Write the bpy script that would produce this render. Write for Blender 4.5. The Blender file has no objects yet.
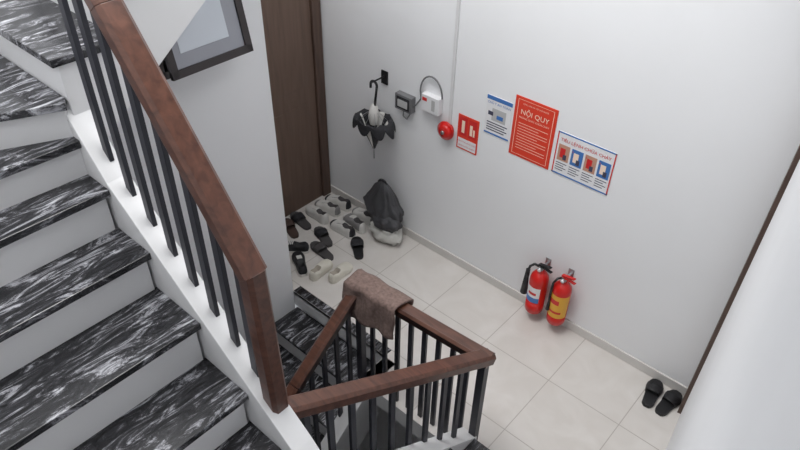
import bpy, math, random
from mathutils import Vector, Matrix, noise
random.seed(4)
S=bpy.context.scene
S.view_settings.view_transform='Standard'
# ------------------------------------------------------------ materials
def lin(c):
    return tuple(((v/255)/12.92 if v/255<=.04045 else ((v/255+.055)/1.055)**2.4) for v in c)+(1,)
def mat(name,rgb,rough=.5,metal=0,noise_amt=0,nscale=8,spec=.5,alpha=None):
    m=bpy.data.materials.new(name);m.use_nodes=True;nt=m.node_tree
    b=nt.nodes['Principled BSDF'];b.inputs['Roughness'].default_value=rough;b.inputs['Metallic'].default_value=metal
    b.inputs['Specular IOR Level'].default_value=spec
    c=lin(rgb);b.inputs['Base Color'].default_value=c
    if noise_amt:
        tc=nt.nodes.new('ShaderNodeTexCoord');n=nt.nodes.new('ShaderNodeTexNoise');n.inputs['Scale'].default_value=nscale
        n.inputs['Detail'].default_value=5
        r=nt.nodes.new('ShaderNodeValToRGB')
        r.color_ramp.elements[0].position=.3;r.color_ramp.elements[1].position=.7
        r.color_ramp.elements[0].color=tuple(v*(1-noise_amt) for v in c[:3])+(1,)
        r.color_ramp.elements[1].color=tuple(min(1,v*(1+noise_amt)) for v in c[:3])+(1,)
        nt.links.new(tc.outputs['Object'],n.inputs['Vector']);nt.links.new(n.outputs['Fac'],r.inputs[0]);nt.links.new(r.outputs[0],b.inputs['Base Color'])
    return m
def marble():
    m=bpy.data.materials.new('black_white_marble');m.use_nodes=True;nt=m.node_tree;N=nt.nodes;L=nt.links
    b=N['Principled BSDF'];b.inputs['Roughness'].default_value=.25
    tc=N.new('ShaderNodeTexCoord')
    mp=N.new('ShaderNodeMapping');mp.inputs['Rotation'].default_value=(0,0,math.radians(-16));mp.inputs['Scale'].default_value=(12,2.5,5)
    L.new(tc.outputs['Object'],mp.inputs['Vector'])
    n=N.new('ShaderNodeTexNoise');n.inputs['Scale'].default_value=1.8;n.inputs['Detail'].default_value=13;n.inputs['Roughness'].default_value=.78;n.inputs['Distortion'].default_value=1.3
    L.new(mp.outputs[0],n.inputs['Vector'])
    r=N.new('ShaderNodeValToRGB');e=r.color_ramp.elements
    e[0].position=.43;e[0].color=(.012,.012,.014,1);e[1].position=.655;e[1].color=(.52,.53,.56,1)
    x=e.new(.52);x.color=(.036,.036,.04,1);x=e.new(.565);x.color=(.20,.20,.22,1)
    L.new(n.outputs['Fac'],r.inputs[0]);L.new(r.outputs[0],b.inputs['Base Color'])
    return m
def wood(name,dark,light,scale,rough=.35,rot=0):
    m=bpy.data.materials.new(name);m.use_nodes=True;nt=m.node_tree;N=nt.nodes;L=nt.links
    b=N['Principled BSDF'];b.inputs['Roughness'].default_value=rough
    tc=N.new('ShaderNodeTexCoord');mp=N.new('ShaderNodeMapping');mp.inputs['Scale'].default_value=scale
    mp.inputs['Rotation'].default_value=(0,rot,0)
    L.new(tc.outputs['Object'],mp.inputs['Vector'])
    n=N.new('ShaderNodeTexNoise');n.inputs['Scale'].default_value=2;n.inputs['Detail'].default_value=6;n.inputs['Distortion'].default_value=.6
    L.new(mp.outputs[0],n.inputs['Vector'])
    r=N.new('ShaderNodeValToRGB');r.color_ramp.elements[0].position=.3;r.color_ramp.elements[1].position=.72
    r.color_ramp.elements[0].color=lin(dark);r.color_ramp.elements[1].color=lin(light)
    L.new(n.outputs['Fac'],r.inputs[0]);L.new(r.outputs[0],b.inputs['Base Color'])
    return m
def tile():
    m=bpy.data.materials.new('floor_tile');m.use_nodes=True;nt=m.node_tree;N=nt.nodes;L=nt.links
    b=N['Principled BSDF'];b.inputs['Roughness'].default_value=.3
    tc=N.new('ShaderNodeTexCoord');mp=N.new('ShaderNodeMapping');mp.inputs['Location'].default_value=(.06,.25,0)
    L.new(tc.outputs['Object'],mp.inputs['Vector'])
    n=N.new('ShaderNodeTexNoise');n.inputs['Scale'].default_value=3.5;n.inputs['Detail'].default_value=8;n.inputs['Distortion'].default_value=1.2
    L.new(tc.outputs['Object'],n.inputs['Vector'])
    r=N.new('ShaderNodeValToRGB');r.color_ramp.elements[0].position=.35;r.color_ramp.elements[1].position=.7
    r.color_ramp.elements[0].color=lin((202,197,192));r.color_ramp.elements[1].color=lin((212,208,204))
    L.new(n.outputs['Fac'],r.inputs[0])
    k=N.new('ShaderNodeTexBrick');k.offset=0;k.squash=1
    k.inputs['Scale'].default_value=1;k.inputs['Brick Width'].default_value=.5;k.inputs['Row Height'].default_value=.5
    k.inputs['Mortar Size'].default_value=.003;k.inputs['Mortar Smooth'].default_value=.1;k.inputs['Mortar'].default_value=lin((172,166,160))
    L.new(mp.outputs[0],k.inputs['Vector']);L.new(r.outputs[0],k.inputs['Color1']);L.new(r.outputs[0],k.inputs['Color2'])
    L.new(k.outputs['Color'],b.inputs['Base Color'])
    return m
PAINT=mat('white_wall_paint',(230,231,233),.7,noise_amt=.015,nscale=2)
WHITE=mat('white_plaster',(218,218,219),.6,noise_amt=.015,nscale=3)
MARB=marble();TILE=tile();BASE=mat('baseboard_tile',(208,205,202),.4)
RAILW=wood('handrail_wood',(64,39,31),(98,64,51),(3,16,16),.3,math.radians(-50))
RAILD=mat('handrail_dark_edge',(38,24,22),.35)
IRON=mat('baluster_iron',(42,43,51),.45,.1)
DOORW=wood('door_wood',(90,72,62),(106,86,75),(14,14,1.2),.5)
FRAMEW=wood('door_frame_wood',(68,51,44),(90,71,61),(14,14,1.2),.5)
DARKF=mat('window_frame_dark',(52,46,47),.4)
SHAFT=mat('window_shaft_dark',(50,46,48),.7)
GLASSP=mat('frosted_pane',(158,160,168),.25)
GLASSI=mat('painted_pane_reflection',(212,218,226),.2)  # pale bluish reflection painted as an inset on the grey pane
RED=mat('red_paint',(198,30,26),.3);REDP=mat('red_print',(214,60,38),.5);YEL=mat('yellow_label',(220,164,48),.4)
BLK=mat('black_rubber',(24,24,27),.55);BLK2=mat('dark_fabric',(42,42,46),.85,noise_amt=.3,nscale=30)
GREY=mat('grey_plastic',(110,110,112),.5);LGREY=mat('light_grey_plastic',(180,180,180),.5);PIPE=mat('conduit_white',(212,212,213),.5)
PW=mat('white_print',(226,226,228),.5);PB=mat('blue_print',(66,114,178),.5);PSKIN=mat('picture_print',(186,142,122),.5);TXTR=mat('red_ink',(200,40,40),.5);TXTW=mat('white_ink',(240,216,196),.5);TXTB=mat('black_ink',(66,66,86),.5)
STEEL=mat('steel',(170,170,172),.3,.9)
TOWEL=mat('towel_terry',(116,97,91),.95,noise_amt=.3,nscale=60)
CREAM=mat('cream_rubber',(214,210,198),.6);CREAMI=mat('cream_insole',(166,158,146),.7);BROWN=mat('brown_rubber',(70,53,47),.7);DGREY=mat('dark_grey_rubber',(68,65,66),.7);SHGREY=mat('shoe_grey',(134,132,132),.7)
JACKET=mat('jacket_nylon',(66,66,69),.6,noise_amt=.25,nscale=6);BAG=mat('plastic_bag_white',(204,203,198),.35,noise_amt=.08,nscale=20)
SWHITE=mat('shoe_white',(210,208,204),.6)

# ------------------------------------------------------------ mesh builder
class MB:
    def __init__(s):
        s.v=[];s.f=[];s.m=[];s.sm=[];s.mats=[];s.M=Matrix.Identity(4)
    def mi(s,m):
        if m not in s.mats:s.mats.append(m)
        return s.mats.index(m)
    def add(s,vs,fs,m,smooth=False):
        o=len(s.v);s.v+= [s.M@Vector(p) for p in vs];k=s.mi(m) if not isinstance(m,list) else None
        for i,f in enumerate(fs):
            s.f.append([o+j for j in f]);s.m.append(k if k is not None else s.mi(m[i]));s.sm.append(smooth)
    def box(s,a,b,m):
        x0,y0,z0=[min(a[i],b[i]) for i in range(3)];x1,y1,z1=[max(a[i],b[i]) for i in range(3)]
        s.add([(x0,y0,z0),(x1,y0,z0),(x1,y1,z0),(x0,y1,z0),(x0,y0,z1),(x1,y0,z1),(x1,y1,z1),(x0,y1,z1)],
          [(0,3,2,1),(4,5,6,7),(0,1,5,4),(1,2,6,5),(2,3,7,6),(3,0,4,7)],m)
    def prism(s,poly,vec,m,mtop=None):
        n=len(poly);vec=Vector(vec);a=[Vector(p) for p in poly];b=[p+vec for p in a]
        fs=[tuple(range(n))[::-1],tuple(range(n,2*n))]+[(i,(i+1)%n,n+(i+1)%n,n+i) for i in range(n)]
        ms=[m,mtop or m]+[m]*n
        s.add(a+b,fs,ms)
    def xyprism(s,poly,z0,z1,m,mtop=None):
        ar=sum(poly[i][0]*poly[(i+1)%len(poly)][1]-poly[(i+1)%len(poly)][0]*poly[i][1] for i in range(len(poly)))
        if ar<0:poly=poly[::-1]
        s.prism([(x,y,z0) for x,y in poly],(0,0,z1-z0),m,mtop)
    def sec(s,p1,p2,sect,m,up=Vector((0,0,1)),smooth=False,s2=None):
        p1=Vector(p1);p2=Vector(p2);d=(p2-p1).normalized()
        r=d.cross(up)
        if r.length<1e-3:r=d.cross(Vector((0,1,0)))
        r.normalize();u=r.cross(d);n=len(sect);s2=s2 or sect
        vs=[p1+r*a+u*b for a,b in sect]+[p2+r*a+u*b for a,b in s2]
        fs=[(i,(i+1)%n,n+(i+1)%n,n+i) for i in range(n)]+[tuple(range(n))[::-1],tuple(range(n,2*n))]
        s.add(vs,fs,m,smooth)
    def bar(s,p1,p2,w,h,m,up=Vector((0,0,1))):
        s.sec(p1,p2,[(-w/2,-h/2),(w/2,-h/2),(w/2,h/2),(-w/2,h/2)],m,up)
    def cyl(s,p1,p2,r,m,r2=None,n=16,smooth=True):
        c=[(math.cos(2*math.pi*i/n),math.sin(2*math.pi*i/n)) for i in range(n)];r2=r if r2 is None else r2
        s.sec(p1,p2,[(a*r,b*r) for a,b in c],m,smooth=smooth,s2=[(a*r2,b*r2) for a,b in c])
    def tube(s,pts,r,m,n=8):
        for a,b in zip(pts,pts[1:]):s.cyl(a,b,r,m,n=n)
    def grid(s,fn,nu,nv,m,smooth=True,closeu=False,mf=None):
        vs=[fn(i/nu,j/nv) for j in range(nv+1) for i in range(nu+1)];fs=[];ms=[]
        for j in range(nv):
            for i in range(nu):
                a=j*(nu+1)+i;fs.append((a,a+1,a+nu+2,a+nu+1));ms.append(mf(i/nu,j/nv) if mf else m)
        s.add(vs,fs,ms,smooth)
    def lathe(s,prof,c,m,n=24,mf=None):
        c=Vector(c);vs=[];fs=[];ms=[]
        for r,z in prof:
            for i in range(n):
                a=2*math.pi*i/n;vs.append(c+Vector((r*math.cos(a),r*math.sin(a),z)))
        for j in range(len(prof)-1):
            for i in range(n):
                fs.append((j*n+i,j*n+(i+1)%n,(j+1)*n+(i+1)%n,(j+1)*n+i));ms.append(mf(i/n,j) if mf else m)
        s.add(vs,fs,ms,True)
    def blob(s,c,rad,m,seed=0,amp=.2,fr=2.5,nu=28,nv=18,zmin=None,peak=0,fold=0,nf=9):
        c=Vector(c)
        def fn(u,v):
            a=2*math.pi*(u%1.0);b=math.pi*(v-.5)
            d=Vector((math.cos(a)*math.cos(b),math.sin(a)*math.cos(b),math.sin(b)))
            k=1+amp*noise.noise(d*fr+Vector((seed*7.3,seed,0)))+amp*.35*noise.noise(d*fr*2.7+Vector((seed,3,0)))
            if fold:
                k+=fold*math.sin(nf*a+3*noise.noise(d*1.5+Vector((seed,0,0)))+1.5*math.sin(b*2))*math.cos(b)
            p=c+Vector((d.x*rad[0],d.y*rad[1],d.z*rad[2]))*k
            if peak and d.z>.3:p.z+=peak*((d.z-.3)/.7)**2
            if zmin is not None:p.z=max(p.z,zmin)
            return p
        s.grid(fn,nu,nv,m)
    def text(s,body,size,origin,xdir,ydir,m,align='CENTER'):
        cu=bpy.data.curves.new('tmp','FONT');cu.body=body;cu.size=size;cu.align_x=align;cu.resolution_u=2
        o=bpy.data.objects.new('tmp',cu);bpy.context.collection.objects.link(o);bpy.context.view_layer.update()
        me=bpy.data.meshes.new_from_object(o.evaluated_get(bpy.context.evaluated_depsgraph_get()))
        O=Vector(origin);X=Vector(xdir);Y=Vector(ydir)
        s.add([O+X*v.co.x+Y*v.co.y for v in me.vertices],[tuple(p.vertices) for p in me.polygons],m)
        bpy.data.objects.remove(o);bpy.data.meshes.remove(me)
    def done(s,name,bevel=0,solid=0,sub=0):
        me=bpy.data.meshes.new(name);me.from_pydata([tuple(p) for p in s.v],[],s.f)
        for m in s.mats:me.materials.append(m)
        for p,k,sm in zip(me.polygons,s.m,s.sm):p.material_index=k;p.use_smooth=sm
        me.update();o=bpy.data.objects.new(name,me);bpy.context.collection.objects.link(o)
        if solid:
            q=o.modifiers.new('sol','SOLIDIFY');q.thickness=solid
        if sub:
            q=o.modifiers.new('sub','SUBSURF');q.levels=sub;q.render_levels=sub
        if bevel:
            q=o.modifiers.new('bev','BEVEL');q.width=bevel;q.segments=2;q.limit_method='ANGLE'
        return o
V=Vector
# ------------------------------------------------------------ room shell
YB=3.24; XD=-3.62; XS=-2.90; XR=-.33
def rw(y): return XR+(YB-y)*(.45/3.44)     # right wall plane x at y
ZT=3.7
m=MB();m.box((XD-.15,YB,-.2),(XR+.1,YB+.15,ZT),PAINT);m.done('wall_back')
m=MB();m.box((XD-.15,2.06,-.2),(XD,YB,ZT),PAINT);m.box((XD,2.06,-.2),(XS-.1,2.18,ZT),PAINT);m.done('wall_left')
m=MB()
wy0,wy1,wz0,wz1=1.50,2.00,1.94,2.62
m.box((XS-.1,-.35,-3),(XS,wy0,ZT),PAINT);m.box((XS-.1,wy1,-3),(XS,2.18,ZT),PAINT)
m.box((XS-.1,wy0,-3),(XS,wy1,wz0),PAINT);m.box((XS-.1,wy0,wz1),(XS,wy1,ZT),PAINT)
m.done('wall_stairwell')
m=MB();m.prism([(rw(YB),YB,-.2),(rw(-.35),-.35,-.2),(rw(-.35)+.15,-.35,-.2),(rw(YB)+.15,YB,-.2)],(0,0,ZT+.2),PAINT);m.done('wall_right')
m=MB();m.box((XS-.1,-.35,-3),(.3,-.25,ZT),PAINT);m.done('wall_front')
m=MB();m.box((XS-.1,2.22,-3),(.2,2.32,-.14),PAINT);m.box((.1,-.35,-3),(.2,2.32,-.2),PAINT);m.done('light_leak_blocker')  # added panels below the floor that block world light leaking into the shaft
m=MB();m.box((-1.05,-.35,ZT),(.3,YB+.15,ZT+.1),PAINT);m.done('overhead_light_blocker')  # unseen partial slab, added to keep sky light off the right wall
m=MB()
m.xyprism([(XD,2.18),(-1.98,2.18),(-1.98,1.93),(rw(1.93),1.93),(rw(YB),YB),(XD,YB)],-.14,0,WHITE,TILE)
m.done('floor')
m=MB();m.box((XS,-.25,-3.1),(.15,2.2,-3),TILE);m.done('floor_lower')
m=MB();m.box((XD,YB-.012,0),(XR,YB,.075),BASE);m.done('baseboard_back',.003)

# ------------------------------------------------------------ door 1
m=MB()
x=XD
m.box((x,2.36,0),(x+.012,3.14,2.14),DOORW)
m.box((x,2.28,0),(x+.035,2.36,2.22),FRAMEW);m.box((x,3.14,0),(x+.035,3.225,2.22),FRAMEW);m.box((x,2.28,2.14),(x+.035,3.225,2.22),FRAMEW)
m.box((x+.012,2.44,.2),(x+.018,3.06,.95),DOORW);m.box((x+.012,2.44,1.1),(x+.018,3.06,2.0),DOORW)
m.cyl((x+.012,2.42,1.02),(x+.06,2.42,1.02),.012,STEEL);m.bar((x+.06,2.41,1.02),(x+.06,2.53,1.02),.015,.02,STEEL)
m.done('door_1',.003)
m=MB()
d=V((.45,-3.44,0)).normalized();n=V((-d.y,d.x,0))*-1
if n.x>0:n=-n
P0=V((rw(YB),YB,0))
def rq(s0,s1,z0,z1,t,mm):
    a=P0+d*s0;b=P0+d*s1
    m.prism([a+V((0,0,z0)),b+V((0,0,z0)),b+n*t+V((0,0,z0)),a+n*t+V((0,0,z0))],(0,0,z1-z0),mm)
rq(.015,.16,0,2.6,.022,FRAMEW)
m.done('trim_1')

# ------------------------------------------------------------ window
m=MB()
f=.04
m.box((XS-.1,wy0,wz0),(XS+.012,wy0+f,wz1),DARKF);m.box((XS-.1,wy1-f,wz0),(XS+.012,wy1,wz1),DARKF)
m.box((XS-.1,wy0,wz0),(XS+.012,wy1,wz0+f),DARKF);m.box((XS-.1,wy0,wz1-f),(XS+.012,wy1,wz1),DARKF)
m.box((XS-.1,wy0,wz0),(XS-.09,wy1,wz1),SHAFT)
hx,hz=XS+.015,wz1-.04
ang=math.radians(11)
def sp(y,l,t=0):
    return V((hx+math.sin(ang)*l+math.cos(ang)*t,y,hz-math.cos(ang)*l+math.sin(ang)*t))
def sbox(y0,y1,l0,l1,t0,t1,mm):
    vs=[sp(y0,l0,t0),sp(y1,l0,t0),sp(y1,l1,t0),sp(y0,l1,t0),sp(y0,l0,t1),sp(y1,l0,t1),sp(y1,l1,t1),sp(y0,l1,t1)]
    m.add(vs,[(0,1,2,3),(7,6,5,4),(0,4,5,1),(1,5,6,2),(2,6,7,3),(3,7,4,0)],mm)
L=.60;a0,a1=wy0+.0,wy1-.015
sbox(a0,a0+.04,0,L,0,.025,DARKF);sbox(a1-.04,a1,0,L,0,.025,DARKF);sbox(a0,a1,0,.04,0,.025,DARKF);sbox(a0,a1,L-.04,L,0,.025,DARKF)
sbox(a0+.04,a1-.04,.04,L-.04,.01,.016,GLASSP);sbox(a0+.08,a1-.12,.1,L-.11,.016,.019,GLASSI)
m.done('window_1',.003)

# ------------------------------------------------------------ staircase
T=.03
def tread_x(m,xn,xb,y0,y1,z,depth=.34):
    m.box((xb-.03,y0,z-T),(xn,y1,z),MARB)
    m.box((xb-.03,y0,z-depth),(xn-.022,y1-.012,z-T),WHITE)
m=MB()
yA,yI=-.25,.80
F1=[(-1.17,1.27),(-1.406,1.455),(-1.642,1.665),(-1.897,1.856),(-2.093,2.045)]
for i,(xn,z) in enumerate(F1):
    xb=F1[i+1][0] if i+1<len(F1) else -2.3
    tread_x(m,xn,xb,yA,yI,z)
piv=(-2.24,.80)
W3=[(-2.22,.80),(-2.26,yA),(XS,yA),(XS,.82),(-2.28,.82)]
W2=[piv,(-2.72,yA),(XS,yA),(XS,.82),(-2.28,.82)]
def wind(poly,z,off,dep=.34):
    m.xyprism(poly,z-T,z,MARB)
    q=list(poly);q=[(q[0][0]+off[0][0],q[0][1]+off[0][1]),(q[1][0]+off[1][0],q[1][1]+off[1][1])]+q[2:]
    m.xyprism(q,z-dep,z-T,WHITE)
wind(W3,2.20,((-.022,0),(-.022,0)));wind(W2,2.345,((-.024,-.002),(-.024,.0)))
C=[(.80,2.50),(1.04,2.68),(1.28,2.86),(1.52,3.04),(1.76,3.22),(2.0,3.40)]
xi=-2.25
pts=[(.822,2.07)]
for i,(y,z) in enumerate(C):
    yb=C[i+1][0] if i+1<len(C) else 2.18
    m.box((XS,y,z-T),(xi,yb+.03,z),MARB)
    pts+=[(y+.022,z-T),(yb+.022,z-T)]
pts+=[(2.18+.022,3.10)]
m.prism([(XS,y,z) for y,z in pts],(xi-.012-XS,0,0),WHITE)
xA=-1.10
A=[(1.97,.182),(1.73,.364),(1.49,.546),(1.25,.728),(1.01,.91)]
for i,(y,z) in enumerate(A):
    yb=A[i+1][0] if i+1<len(A) else .80
    m.xyprism([(xA,y),(xA,yb-.03),(rw(yb),yb-.03),(rw(y),y)],z-T,z,MARB)
    m.xyprism([(xA+.012,y-.022),(xA+.012,yb-.03),(rw(yb),yb-.03),(rw(y),y-.022)],z-.36,z-T,WHITE)
m.xyprism([(xA-.05,.80),(rw(.5),.50),(rw(yA),yA),(-1.2,yA),(-1.2,.8)],1.06,1.09,MARB)
m.xyprism([(xA-.05,.78),(rw(.5),.48),(rw(yA),yA),(-1.2,yA),(-1.2,.8)],.7,1.06,WHITE)
m.xyprism([(rw(.8),.82),(xA,.82),(xA,yA),(rw(yA),yA)],.5,.91,WHITE)
m.prism([(-1.05,yI,.90),(-1.05,yI,1.20),(-1.17,yI,1.32),(-2.10,yI,2.07),(-2.28,yI,2.30),(-2.28,yI,1.80)],(0,.09,0),WHITE)
m.prism([(xA,2.0,0),(xA,2.0,.16),(xA,.91,1.0),(xA,.91,.55),(xA,1.5,.05),(xA,1.7,0)],(-.10,0,0),WHITE)
m.done('staircase',.003)
m=MB()
x1=-1.98
m.box((XS,2.18,-.03),(x1,2.25,.001),MARB)
z=0;y=2.18
for k in range(6):
    z-=.182
    yb=y;yn=y-.24
    m.box((XS,yn,z-T),(x1,yb+.02,z),MARB)
    m.box((XS,yn+.022,z-.36),(x1-.012,yb+.02,z-T),WHITE)
    y=yn
m.box((XS,-.25,z-.182-T),(x1+.0,y+.03,z-.182),MARB);m.box((XS,-.25,z-.5),(x1-.012,y+.03,z-.182-T),WHITE)
zz=z-.182;xx=x1
for k in range(7):
    zz-=.182
    m.box((xx-.03,-.25,zz-T),(xx+.24,.85,zz),MARB);m.box((xx-.03,-.25,zz-.36),(xx+.218,.85,zz-T),WHITE);xx+=.24
m.prism([(x1,2.18,-.14),(x1,2.18,.0),(x1,1.95,.0),(x1,.80,-.95),(x1,.80,-1.4),(x1,2.1,-.3)],(.10,0,0),WHITE)
m.done('staircase',.003)

# ------------------------------------------------------------ railing
m=MB()
def rail(p1,p2,w=.088,h=.068,e1=0,e2=0,up=V((0,0,1))):
    p1=V(p1);p2=V(p2);d=(p2-p1).normalized();p1=p1-d*e1;p2=p2+d*e2
    b=.014;s=[(-w/2,-h/2+b),(-w/2+b,-h/2),(w/2-b,-h/2),(w/2,-h/2+b),(w/2,h/2-b),(w/2-b,h/2),(-w/2+b,h/2),(-w/2,h/2-b)]
    r=d.cross(up)
    if r.length<1e-3:r=d.cross(V((0,1,0)))
    r.normalize();u=r.cross(d)
    vs=[p1+r*a+u*c for a,c in s]+[p2+r*a+u*c for a,c in s]
    fs=[(i,(i+1)%8,8+(i+1)%8,8+i) for i in range(8)]+[tuple(range(8))[::-1],tuple(range(8,16))]
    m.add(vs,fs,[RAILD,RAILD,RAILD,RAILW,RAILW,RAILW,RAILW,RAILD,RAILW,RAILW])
Rt=[(-2.20,.86,3.22),(-1.861,.86,2.775),(-1.355,.86,2.085)]
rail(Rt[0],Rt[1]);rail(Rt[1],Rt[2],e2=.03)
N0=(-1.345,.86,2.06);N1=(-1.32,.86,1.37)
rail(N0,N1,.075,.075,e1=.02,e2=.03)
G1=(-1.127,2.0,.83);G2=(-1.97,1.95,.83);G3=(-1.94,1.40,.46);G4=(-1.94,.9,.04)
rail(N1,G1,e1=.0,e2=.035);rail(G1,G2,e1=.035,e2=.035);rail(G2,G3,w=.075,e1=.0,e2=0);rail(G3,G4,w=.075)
def lerp(a,b,t):return V(a).lerp(V(b),t)
def under(a,b):
    a=V(a)-V((0,0,.044));b=V(b)-V((0,0,.044));m.bar(a,b,.04,.014,IRON)
for a,b in ((Rt[0],Rt[1]),(Rt[1],Rt[2]),(N1,G1),(G1,G2),(G2,G3),(G3,G4)):under(a,b)
def bal(x,y,z0,z1,w=.036,t=.018,along='x'):
    hx,hy=(w/2,t/2) if along=='x' else (t/2,w/2)
    m.box((x-hx,y-hy,z0),(x+hx,y+hy,z1),IRON)
def railz(x):
    if x>Rt[1][0]:a,b=Rt[2],Rt[1]
    else:a,b=Rt[1],Rt[0]
    t=(x-a[0])/(b[0]-a[0]);return a[2]+(b[2]-a[2])*t
def curbz(x):
    return 1.32+(x+1.17)/(-.93)*.75 if x>-2.10 else 2.07+(x+2.10)/(-.18)*.23
x=-1.42
while x>-2.26:
    bal(x,.86,curbz(x)-.02,railz(x)-.035);x-=.105
m.box((-1.36,.84,1.36),(-1.32,.88,1.45),IRON)
for i in range(1,10):
    p=lerp(N1,G1,i/10.5);cz=max(0,.16+(2.0-p.y)/1.09*.84)-.02
    m.box((p.x-.009,p.y-.016,cz-.06),(p.x+.009,p.y+.016,p.z-.035),IRON)
for i in range(1,9):
    p=lerp(G1,G2,i/9);bal(p.x,p.y,0,p.z-.035,w=.03)
for p in (G1,G2):m.box((p[0]-.022,p[1]-.022,0),(p[0]+.022,p[1]+.022,p[2]-.03),IRON)
for i in range(1,10):
    t=i/10;p=lerp(G2,G4,t);zr=(lerp(G2,G3,(G2[1]-p.y)/(G2[1]-G3[1])).z if p.y>G3[1] else lerp(G3,G4,(G3[1]-p.y)/(G3[1]-G4[1])).z)
    bal(p.x,p.y,-(1.95-p.y)*.82-.03,zr-.035,w=.03,along='y')
m.done('stair_railing',.002)

# ------------------------------------------------------------ towel
m=MB()
def tf(u,v):
    x=-2.02+u*.37
    s=(v-.42)*.50
    yc=1.95+(x+1.97)*.06
    wob=.012*noise.noise(V((x*14,v*4,0)))+.01*math.sin(x*38+v*3)*min(1,abs(s)*8)
    top=.880
    if abs(s)<.052: y=yc-s;z=top-abs(s)*.12
    else:
        sg=1 if s>0 else -1;y=yc-sg*(.054)-sg*.006;z=top-.005-(abs(s)-.052)*(1.0-.15*u)
    z+=.012*noise.noise(V((x*9,s*9,2)))
    return V((x+.02*noise.noise(V((v*5,u*3,8))),y-wob-(.02 if s>0 else -.02)*abs(s)*4,z))
m.grid(tf,36,30,TOWEL)
m.done('towel',solid=.012)

# ------------------------------------------------------------ wall things
X=V((1,0,0));Z=V((0,0,1))
def poster(name,x0,x1,z0,z1,base,fn):
    global m
    m=MB();m.box((x0,YB-.004,z0),(x1,YB-.0005,z1),base);w=x1-x0;h=z1-z0
    def R(a,b,c,d_,mm,dep=.0052):m.box((x0+a*w,YB-dep,z0+b*h),(x0+c*w,YB-.004,z0+d_*h),mm)
    def Tx(t,size,cx,cz,mm,dep=.0062,al='CENTER'):m.text(t,size,(x0+cx*w,YB-dep,z0+cz*h),X,Z,mm,al)
    fn(R,Tx);return m.done(name)
def p_red1(R,Tx):
    R(.06,.04,.94,.33,PW);R(.08,.42,.46,.95,TXTR);R(.54,.42,.92,.95,TXTR)
    R(.2,.5,.34,.85,TXTW,.006);R(.6,.5,.72,.8,TXTW,.006);R(.76,.5,.84,.7,TXTW,.006)
    Tx('CHUÔNG BÁO CHÁY',.0155,.5,.22,TXTR);Tx('BÌNH CHỮA CHÁY',.0155,.5,.1,TXTR)
poster('fire_equipment_sign',-2.29,-2.12,1.03,1.29,REDP,p_red1)
def p_blue(R,Tx):
    R(0,.9,1,1,PB);R(0,0,1,.04,PB);Tx('CHÚ Ý AN TOÀN',.022,.5,.8,PB)
    R(.25,.38,.8,.7,LGREY);R(.1,.5,.3,.6,TXTB,.006);R(.45,.45,.7,.55,PB,.006)
    for i in range(4):R(.08,.30-i*.065,.9-.1*(i%2),.325-i*.065,TXTB)
poster('safety_poster',-2.08,-1.89,1.24,1.51,PW,p_blue)
def p_red2(R,Tx):
    R(.03,.02,.97,.98,REDP,.005);R(.07,.04,.93,.045,TXTW);R(.07,.955,.93,.96,TXTW);R(.07,.04,.08,.96,TXTW);R(.92,.04,.93,.96,TXTW)
    Tx('NỘI QUY',.048,.5,.73,TXTW);Tx('PHÒNG CHÁY CHỮA CHÁY',.017,.5,.66,TXTW);Tx('CỘNG HÒA XÃ HỘI CHỦ NGHĨA',.012,.5,.89,TXTW)
    for i in range(10):
        R(.14,.575-i*.047,.86-.22*((i*7)%3==1),.582-i*.047,TXTW)
poster('fire_regulations_poster',-1.875,-1.58,1.165,1.58,REDP,p_red2)
def p_white(R,Tx):
    for a in ((0,0,1,.03),(0,.97,1,1),(0,0,.02,1),(.98,0,1,1)):R(*a,PB if a[2]-a[0]>.5 else TXTR)
    Tx('TIÊU LỆNH CHỮA CHÁY',.030,.5,.80,TXTR)
    for i in range(4):
        a=.05+i*.235
        R(a,.34,a+.2,.72,PSKIN if i%2==0 else PB);R(a+.04,.42,a+.13,.64,TXTW if i%2 else TXTR,.006);R(a+.1,.38,a+.16,.5,TXTB,.0065)
        for k in range(4):R(a,.27-k*.055,a+.19-.05*(k%2),.285-k*.055,TXTB)
        Tx(str(i+1),.02,a+.02,.63,TXTR,.007)
poster('fire_instruction_poster',-1.555,-1.175,1.17,1.46,PW,p_white)
m=MB()
c=V((-2.37,YB,1.135))
m.cyl(c,c+V((0,-.025,0)),.05,RED,n=32);m.cyl(c+V((0,-.025,0)),c+V((0,-.04,0)),.068,RED,r2=.066,n=32);m.cyl(c+V((0,-.04,0)),c+V((0,-.062,0)),.066,RED,r2=.035,n=32);m.cyl(c+V((0,-.062,0)),c+V((0,-.072,0)),.014,STEEL)
m.done('fire_alarm_bell')
m=MB();m.box((-2.366,YB-.014,1.18),(-2.346,YB,ZT),PIPE)
m.done('cable_conduit')
m=MB();m.box((-2.82,YB-.05,1.15),(-2.67,YB,1.27),GREY);m.box((-2.805,YB-.054,1.165),(-2.685,YB-.05,1.255),BLK2);m.box((-2.79,YB-.058,1.18),(-2.70,YB-.054,1.235),LGREY)
m.tube([V((-2.76,YB-.02,1.15)),V((-2.755,YB-.03,1.10)),V((-2.72,YB-.03,1.085)),V((-2.70,YB-.02,1.13))],.005,GREY)
m.done('circuit_breaker_box',.004)
m=MB();m.box((-2.58,YB-.05,1.23),(-2.43,YB,1.35),PW);m.box((-2.57,YB-.052,1.305),(-2.53,YB-.05,1.33),TXTR);m.box((-2.49,YB-.052,1.25),(-2.46,YB-.05,1.33),LGREY)
pts=[V((-2.52-.095*math.cos(a),YB-.02,1.35+.13*math.sin(a))) for a in [math.pi*i/12 for i in range(13)]]
m.tube(pts,.006,GREY);m.tube([pts[0],pts[0]+V((.01,0,-.06)),V((-2.65,YB-.02,1.22)),V((-2.67,YB-.02,1.2))],.006,GREY)
m.done('wall_junction_box',.004)
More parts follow.
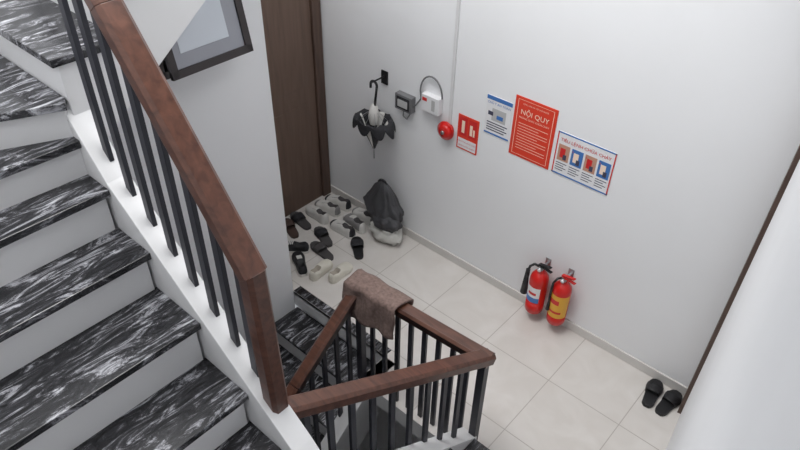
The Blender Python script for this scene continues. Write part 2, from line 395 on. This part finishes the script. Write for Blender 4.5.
m=MB();cx,cy=-2.95,YB-.13
m.box((cx-.04,YB-.01,1.27),(cx+.02,YB-.001,1.37),BLK);m.cyl((cx-.01,YB-.01,1.33),(cx-.01,cy-.01,1.33),.006,BLK)
hp=[V((cx+.03*math.cos(a),cy,1.31+.03*math.sin(a))) for a in [math.pi*i/8 for i in range(9)]]
m.tube(hp+[V((cx-.03,cy,1.28))],.009,BLK);m.cyl((cx+.03,cy,1.31),(cx+.01,cy,1.15),.009,BLK);m.cyl((cx+.01,cy,1.16),(cx,cy,.74),.004,STEEL)
def um(u,v):
    a=2*math.pi*(u%1);k=abs(math.cos(a*4))
    if v<.6:
        t=v/.6;r=.012+(.11)*t**1.1*(.78+.22*k);z=.79+.25*t
    else:
        t=(v-.6)/.4;r=.122*(.78+.22*k)+.072*math.sin(t*math.pi*.55);z=1.04+.03*math.sin(t*math.pi)-.075*t*(.4+.85*k)
    return V((cx+r*math.cos(a),cy+min(r,.118)*math.sin(a),z))
m.grid(um,64,16,BLK,mf=lambda u,v:(SWHITE if (int(u*16)%4==0 and v<.6) else BLK2))
for i in range(8):
    a=math.pi*2*i/8;m.cyl((cx,cy,1.13),(cx+.11*math.cos(a),cy+.09*math.sin(a),1.03),.002,STEEL,n=5)
m.lathe([(.004,1.17),(.03,1.14),(.042,1.06),(.03,1.0)],(cx,cy,0),SWHITE,n=12)
m.cyl((cx,cy,.80),(cx,cy,.70),.006,STEEL)
m.done('umbrella')

# ------------------------------------------------------------ extinguishers
def ext(x,y,kind,zb):
    global m
    m=MB();m.M=Matrix.Translation((0,0,zb))@Matrix.Diagonal((1,1,.9,1));R=.064
    prof=[(0,0),(R-.01,0),(R-.004,.012),(R-.004,.02),(R,.025),(R,.10),(R,.10),(R,.29),(R,.33),(R*.92,.36),(R*.7,.385),(.03,.40),(.02,.41),(.02,.425),(0,.425)]
    m.lathe(prof,(x,y,0),RED,n=32)
    if kind==1:
        def lab(u,v):
            a=math.radians(205+u*110);return V((x+(R+.001)*math.cos(a),y+(R+.001)*math.sin(a),.13+.15*v))
        m.grid(lab,10,6,PW,mf=lambda u,v:(PB if v<.3 else (TXTR if .45<v<.6 and .2<u<.8 else PW)))
    else:
        def lab(u,v):
            a=math.radians(180+u*180);return V((x+(R+.001)*math.cos(a),y+(R+.001)*math.sin(a),.09+.22*v))
        m.grid(lab,16,10,YEL,mf=lambda u,v:(TXTR if (.55<v<.75 and .2<u<.6) else (RED if (.15<v<.3 and .3<u<.7) else YEL)))
    m.box((x-.016,y-.014,.42),(x+.016,y+.014,.455),STEEL)
    hm=BLK if kind==1 else RED
    m.bar((x-.02,y,.452),(x+.085,y-.02,.462),.02,.008,hm)
    m.bar((x-.02,y,.465),(x+.075,y-.02,.50),.022,.008,hm)
    m.cyl((x,y-.012,.438),(x,y-.035,.438),.016,STEEL);m.cyl((x,y-.035,.438),(x,y-.037,.438),.013,PW)
    if kind==1:
        p=[V((x-.015,y,.44)),V((x-.05,y-.01,.45)),V((x-.075,y-.02,.42)),V((x-.085,y-.02,.36)),V((x-.088,y-.02,.30))]
        m.tube(p,.009,BLK);m.cyl(p[-1]+V((0,0,.05)),p[-1]+V((0.0,0,-.16)),.013,BLK,r2=.026);m.cyl(p[3]+V((0,0,.02)),p[3]+V((0,0,-.05)),.015,BLK)
    else:
        p=[V((x-.015,y,.44)),V((x-.035,y-.03,.44)),V((x-.05,y-.05,.40)),V((x-.052,y-.055,.30)),V((x-.05,y-.055,.20))]
        m.tube(p,.008,BLK);m.cyl(p[-1],p[-1]+V((0,0,-.07)),.009,BLK,r2=.013)
    m.box((x-.02,YB-.006,.36),(x+.02,YB-.001,.47),STEEL);m.box((x-.008,y+.01,.425),(x+.008,YB-.001,.435),STEEL)
    m.done('fire_extinguisher')
ext(-1.45,3.155,1,.08);ext(-1.275,3.155,2,.09)

# ------------------------------------------------------------ footwear
def interp(tab,s):
    for (a,va),(b,vb) in zip(tab,tab[1:]):
        if s<=b:return va+(vb-va)*(s-a)/(b-a)
    return tab[-1][1]
WT=[(0,.3),(.03,.52),(.1,.7),(.25,.76),(.45,.8),(.7,1.0),(.85,.92),(.95,.65),(1,.3)]
def place(x,y,deg,z=0,tilt=0):
    return Matrix.Translation((x,y,z))@Matrix.Rotation(math.radians(deg),4,'Z')@Matrix.Rotation(math.radians(tilt),4,'Y')
def sole(L,W,h,mm):
    n=14;ss=[.5-.5*math.cos(math.pi*i/n) for i in range(n+1)]
    o=[((s-.5)*L,interp(WT,s)*W/2) for s in ss]+[((s-.5)*L,-interp(WT,s)*W/2) for s in ss[::-1]]
    m.xyprism(o,0,h,mm)
def slipper(x,y,deg,ms,mstrap,L=.26,W=.1,name='slipper'):
    global m
    m=MB();m.M=place(x,y,deg);sole(L,W,.022,ms)
    def st(u,v):
        s=.48+.30*v;w=interp(WT,s)*W/2+.004;a=math.pi*u
        return V(((s-.5)*L-.02*math.sin(a),w*math.cos(a),.008+.055*max(0,math.sin(a))**.6))
    m.grid(st,12,4,mstrap);return m.done(name,solid=.003)
def shoe(x,y,deg,ms,mu,macc,inner=None,L=.27,W=.105,H=.085,name='sneaker',open_end=.42,laces=True):
    global m
    inner=inner or DGREY
    m=MB();m.M=place(x,y,deg);sole(L,W,.024,ms)
    HT=[(0,.55),(.04,.85),(.12,1.0),(.3,.72),(.42,.86),(.5,.84),(.65,.62),(.85,.46),(.95,.35),(1,.1)]
    def top(s,a):
        w=interp(WT,s)*W/2*.97;sn=max(0,math.sin(a));cs=math.cos(a)
        return V(((s-.5)*L,w*(abs(cs)**.75)*(1 if cs>0 else -1)*(1-.12*sn),.02+(interp(HT,s)*H)*sn**.5))
    def up(u,v):
        s=.01+.98*v;a=math.pi*u
        if s<open_end:
            lim=.40*math.pi if s>.06 else .5*math.pi
            a=(u*2*lim if u<.5 else math.pi-(1-u)*2*lim)
        return top(s,a)
    NV=28
    def mf(u,v):
        s=.01+.98*v
        if open_end<s<.66 and .36<u<.62:return macc
        if s>.84 or s<.07:return macc
        return mu
    vs=[];fs=[];ms_=[];nu=16
    for j in range(NV+1):
        for i in range(nu+1):vs.append(up(i/nu,j/NV))
    for j in range(NV+1):
        s=.01+.98*j/NV
        if .08<s<open_end-.02:
            for i in (7,8,9):
                a=vs[j*(nu+1)+6];b=vs[j*(nu+1)+10];t=(i-6)/4
                p=a.lerp(b,t);p.z=.035;vs[j*(nu+1)+i]=p
    for j in range(NV):
        for i in range(nu):
            a=j*(nu+1)+i;fs.append((a,a+1,a+nu+2,a+nu+1));s=.01+.98*j/NV
            ms_.append(inner if (6<=i<=9 and .06<s<open_end) else mf(i/nu,j/NV))
    fs.append(tuple(range(nu+1))[::-1]);ms_.append(macc)
    fs.append(tuple(range(NV*(nu+1),NV*(nu+1)+nu+1)));ms_.append(macc)
    m.add(vs,fs,ms_,True)
    if laces:
        for k in range(4):
            s=.47+k*.055;p=top(s,math.pi/2)+V((0,0,.002));m.box((p.x-.004,-.02,p.z-.004),(p.x+.004,.02,p.z+.003),SWHITE)
    return m.done(name)
shoe(-3.41,3.14,186,SWHITE,SWHITE,BLK2);shoe(-3.42,3.025,184,SWHITE,SWHITE,SHGREY)
shoe(-3.42,2.905,174,SWHITE,SWHITE,SWHITE,DGREY)
shoe(-3.11,3.15,174,SWHITE,SWHITE,SHGREY);shoe(-3.11,3.035,170,SWHITE,SHGREY,SWHITE);
shoe(-3.125,2.915,178,SWHITE,SWHITE,BLK2,DGREY)
slipper(-3.18,2.75,160,DGREY,BLK2);slipper(-3.06,2.62,172,DGREY,DGREY)
slipper(-3.47,2.765,170,DGREY,BLK2);slipper(-3.46,2.64,160,BROWN,BROWN)
slipper(-2.88,2.84,140,BLK,BLK2)
shoe(-3.25,2.48,215,SWHITE,BLK,BLK2,BLK,H=.07);shoe(-3.07,2.40,150,SWHITE,BLK,BLK2,BLK,H=.07)
shoe(-2.90,2.46,100,CREAM,CREAM,CREAM,CREAMI,L=.24,H=.065,name='clog',laces=False);shoe(-2.77,2.54,96,CREAM,CREAM,CREAM,CREAMI,L=.24,H=.065,name='clog',laces=False)
slipper(-.51,3.10,98,BLK,BLK,L=.24);slipper(-.40,3.10,84,BLK,BLK,L=.24)
m=MB();m.blob((-2.80,3.09,.075),(.15,.10,.085),BAG,seed=2,amp=.35,zmin=0);m.blob((-2.76,3.07,.13),(.07,.05,.05),BAG,seed=4,amp=.6);m.done('plastic_bag')
m=MB();m.blob((-2.86,3.12,.26),(.185,.10,.12),JACKET,seed=5,amp=.12,fr=1.6,nu=96,nv=44,peak=.13,fold=.05,nf=11);m.blob((-2.79,3.08,.20),(.14,.08,.085),JACKET,seed=3,amp=.15,fr=2,nu=80,nv=36,fold=.06,nf=8)
hp=[V((-2.87+.045*math.cos(a),3.12,.48+.05*math.sin(a))) for a in [math.pi*i/8 for i in range(9)]];m.tube(hp,.009,BLK2)
m.done('fabric_bag')

# ------------------------------------------------------------ light
w=bpy.data.worlds.new('World');S.world=w;w.use_nodes=True
w.node_tree.nodes['Background'].inputs[0].default_value=(.975,.985,1,1);w.node_tree.nodes['Background'].inputs[1].default_value=2.2
def area(n,loc,tgt,size,e,col=(1,1,1)):
    l=bpy.data.lights.new(n,'AREA');l.shape='SQUARE';l.size=size;l.energy=e;l.color=col
    o=bpy.data.objects.new(n,l);bpy.context.collection.objects.link(o);o.location=loc
    o.rotation_euler=(V(tgt)-V(loc)).to_track_quat('-Z','Y').to_euler()
area('added_overhead_fill',(-2.1,1.2,5.4),(-1.9,2.6,0.6),1.5,110,(1,.99,.97))  # added fill from above to brighten the hall; no skylight is built

# ------------------------------------------------------------ camera
fpx=670.0; th=math.atan(0.805); yaw=math.radians(40.7); roll=math.atan(20/833)
fh=V((-math.sin(yaw),math.cos(yaw),0));fwd=fh*math.cos(th)+V((0,0,-math.sin(th)))
up0=fh*math.sin(th)+V((0,0,math.cos(th)));r0=V((math.cos(yaw),math.sin(yaw),0))
cr,sr=math.cos(roll),math.sin(roll)
cx_=r0*cr+up0*sr;cy_=up0*cr-r0*sr
M=Matrix((cx_,cy_,-fwd)).transposed().to_4x4();M.translation=V((0,0,3.5))
cd=bpy.data.cameras.new('camera');cd.lens=fpx/800*36;cd.sensor_width=36;cd.clip_start=.02
c=bpy.data.objects.new('camera',cd);bpy.context.collection.objects.link(c);c.matrix_world=M;S.camera=c
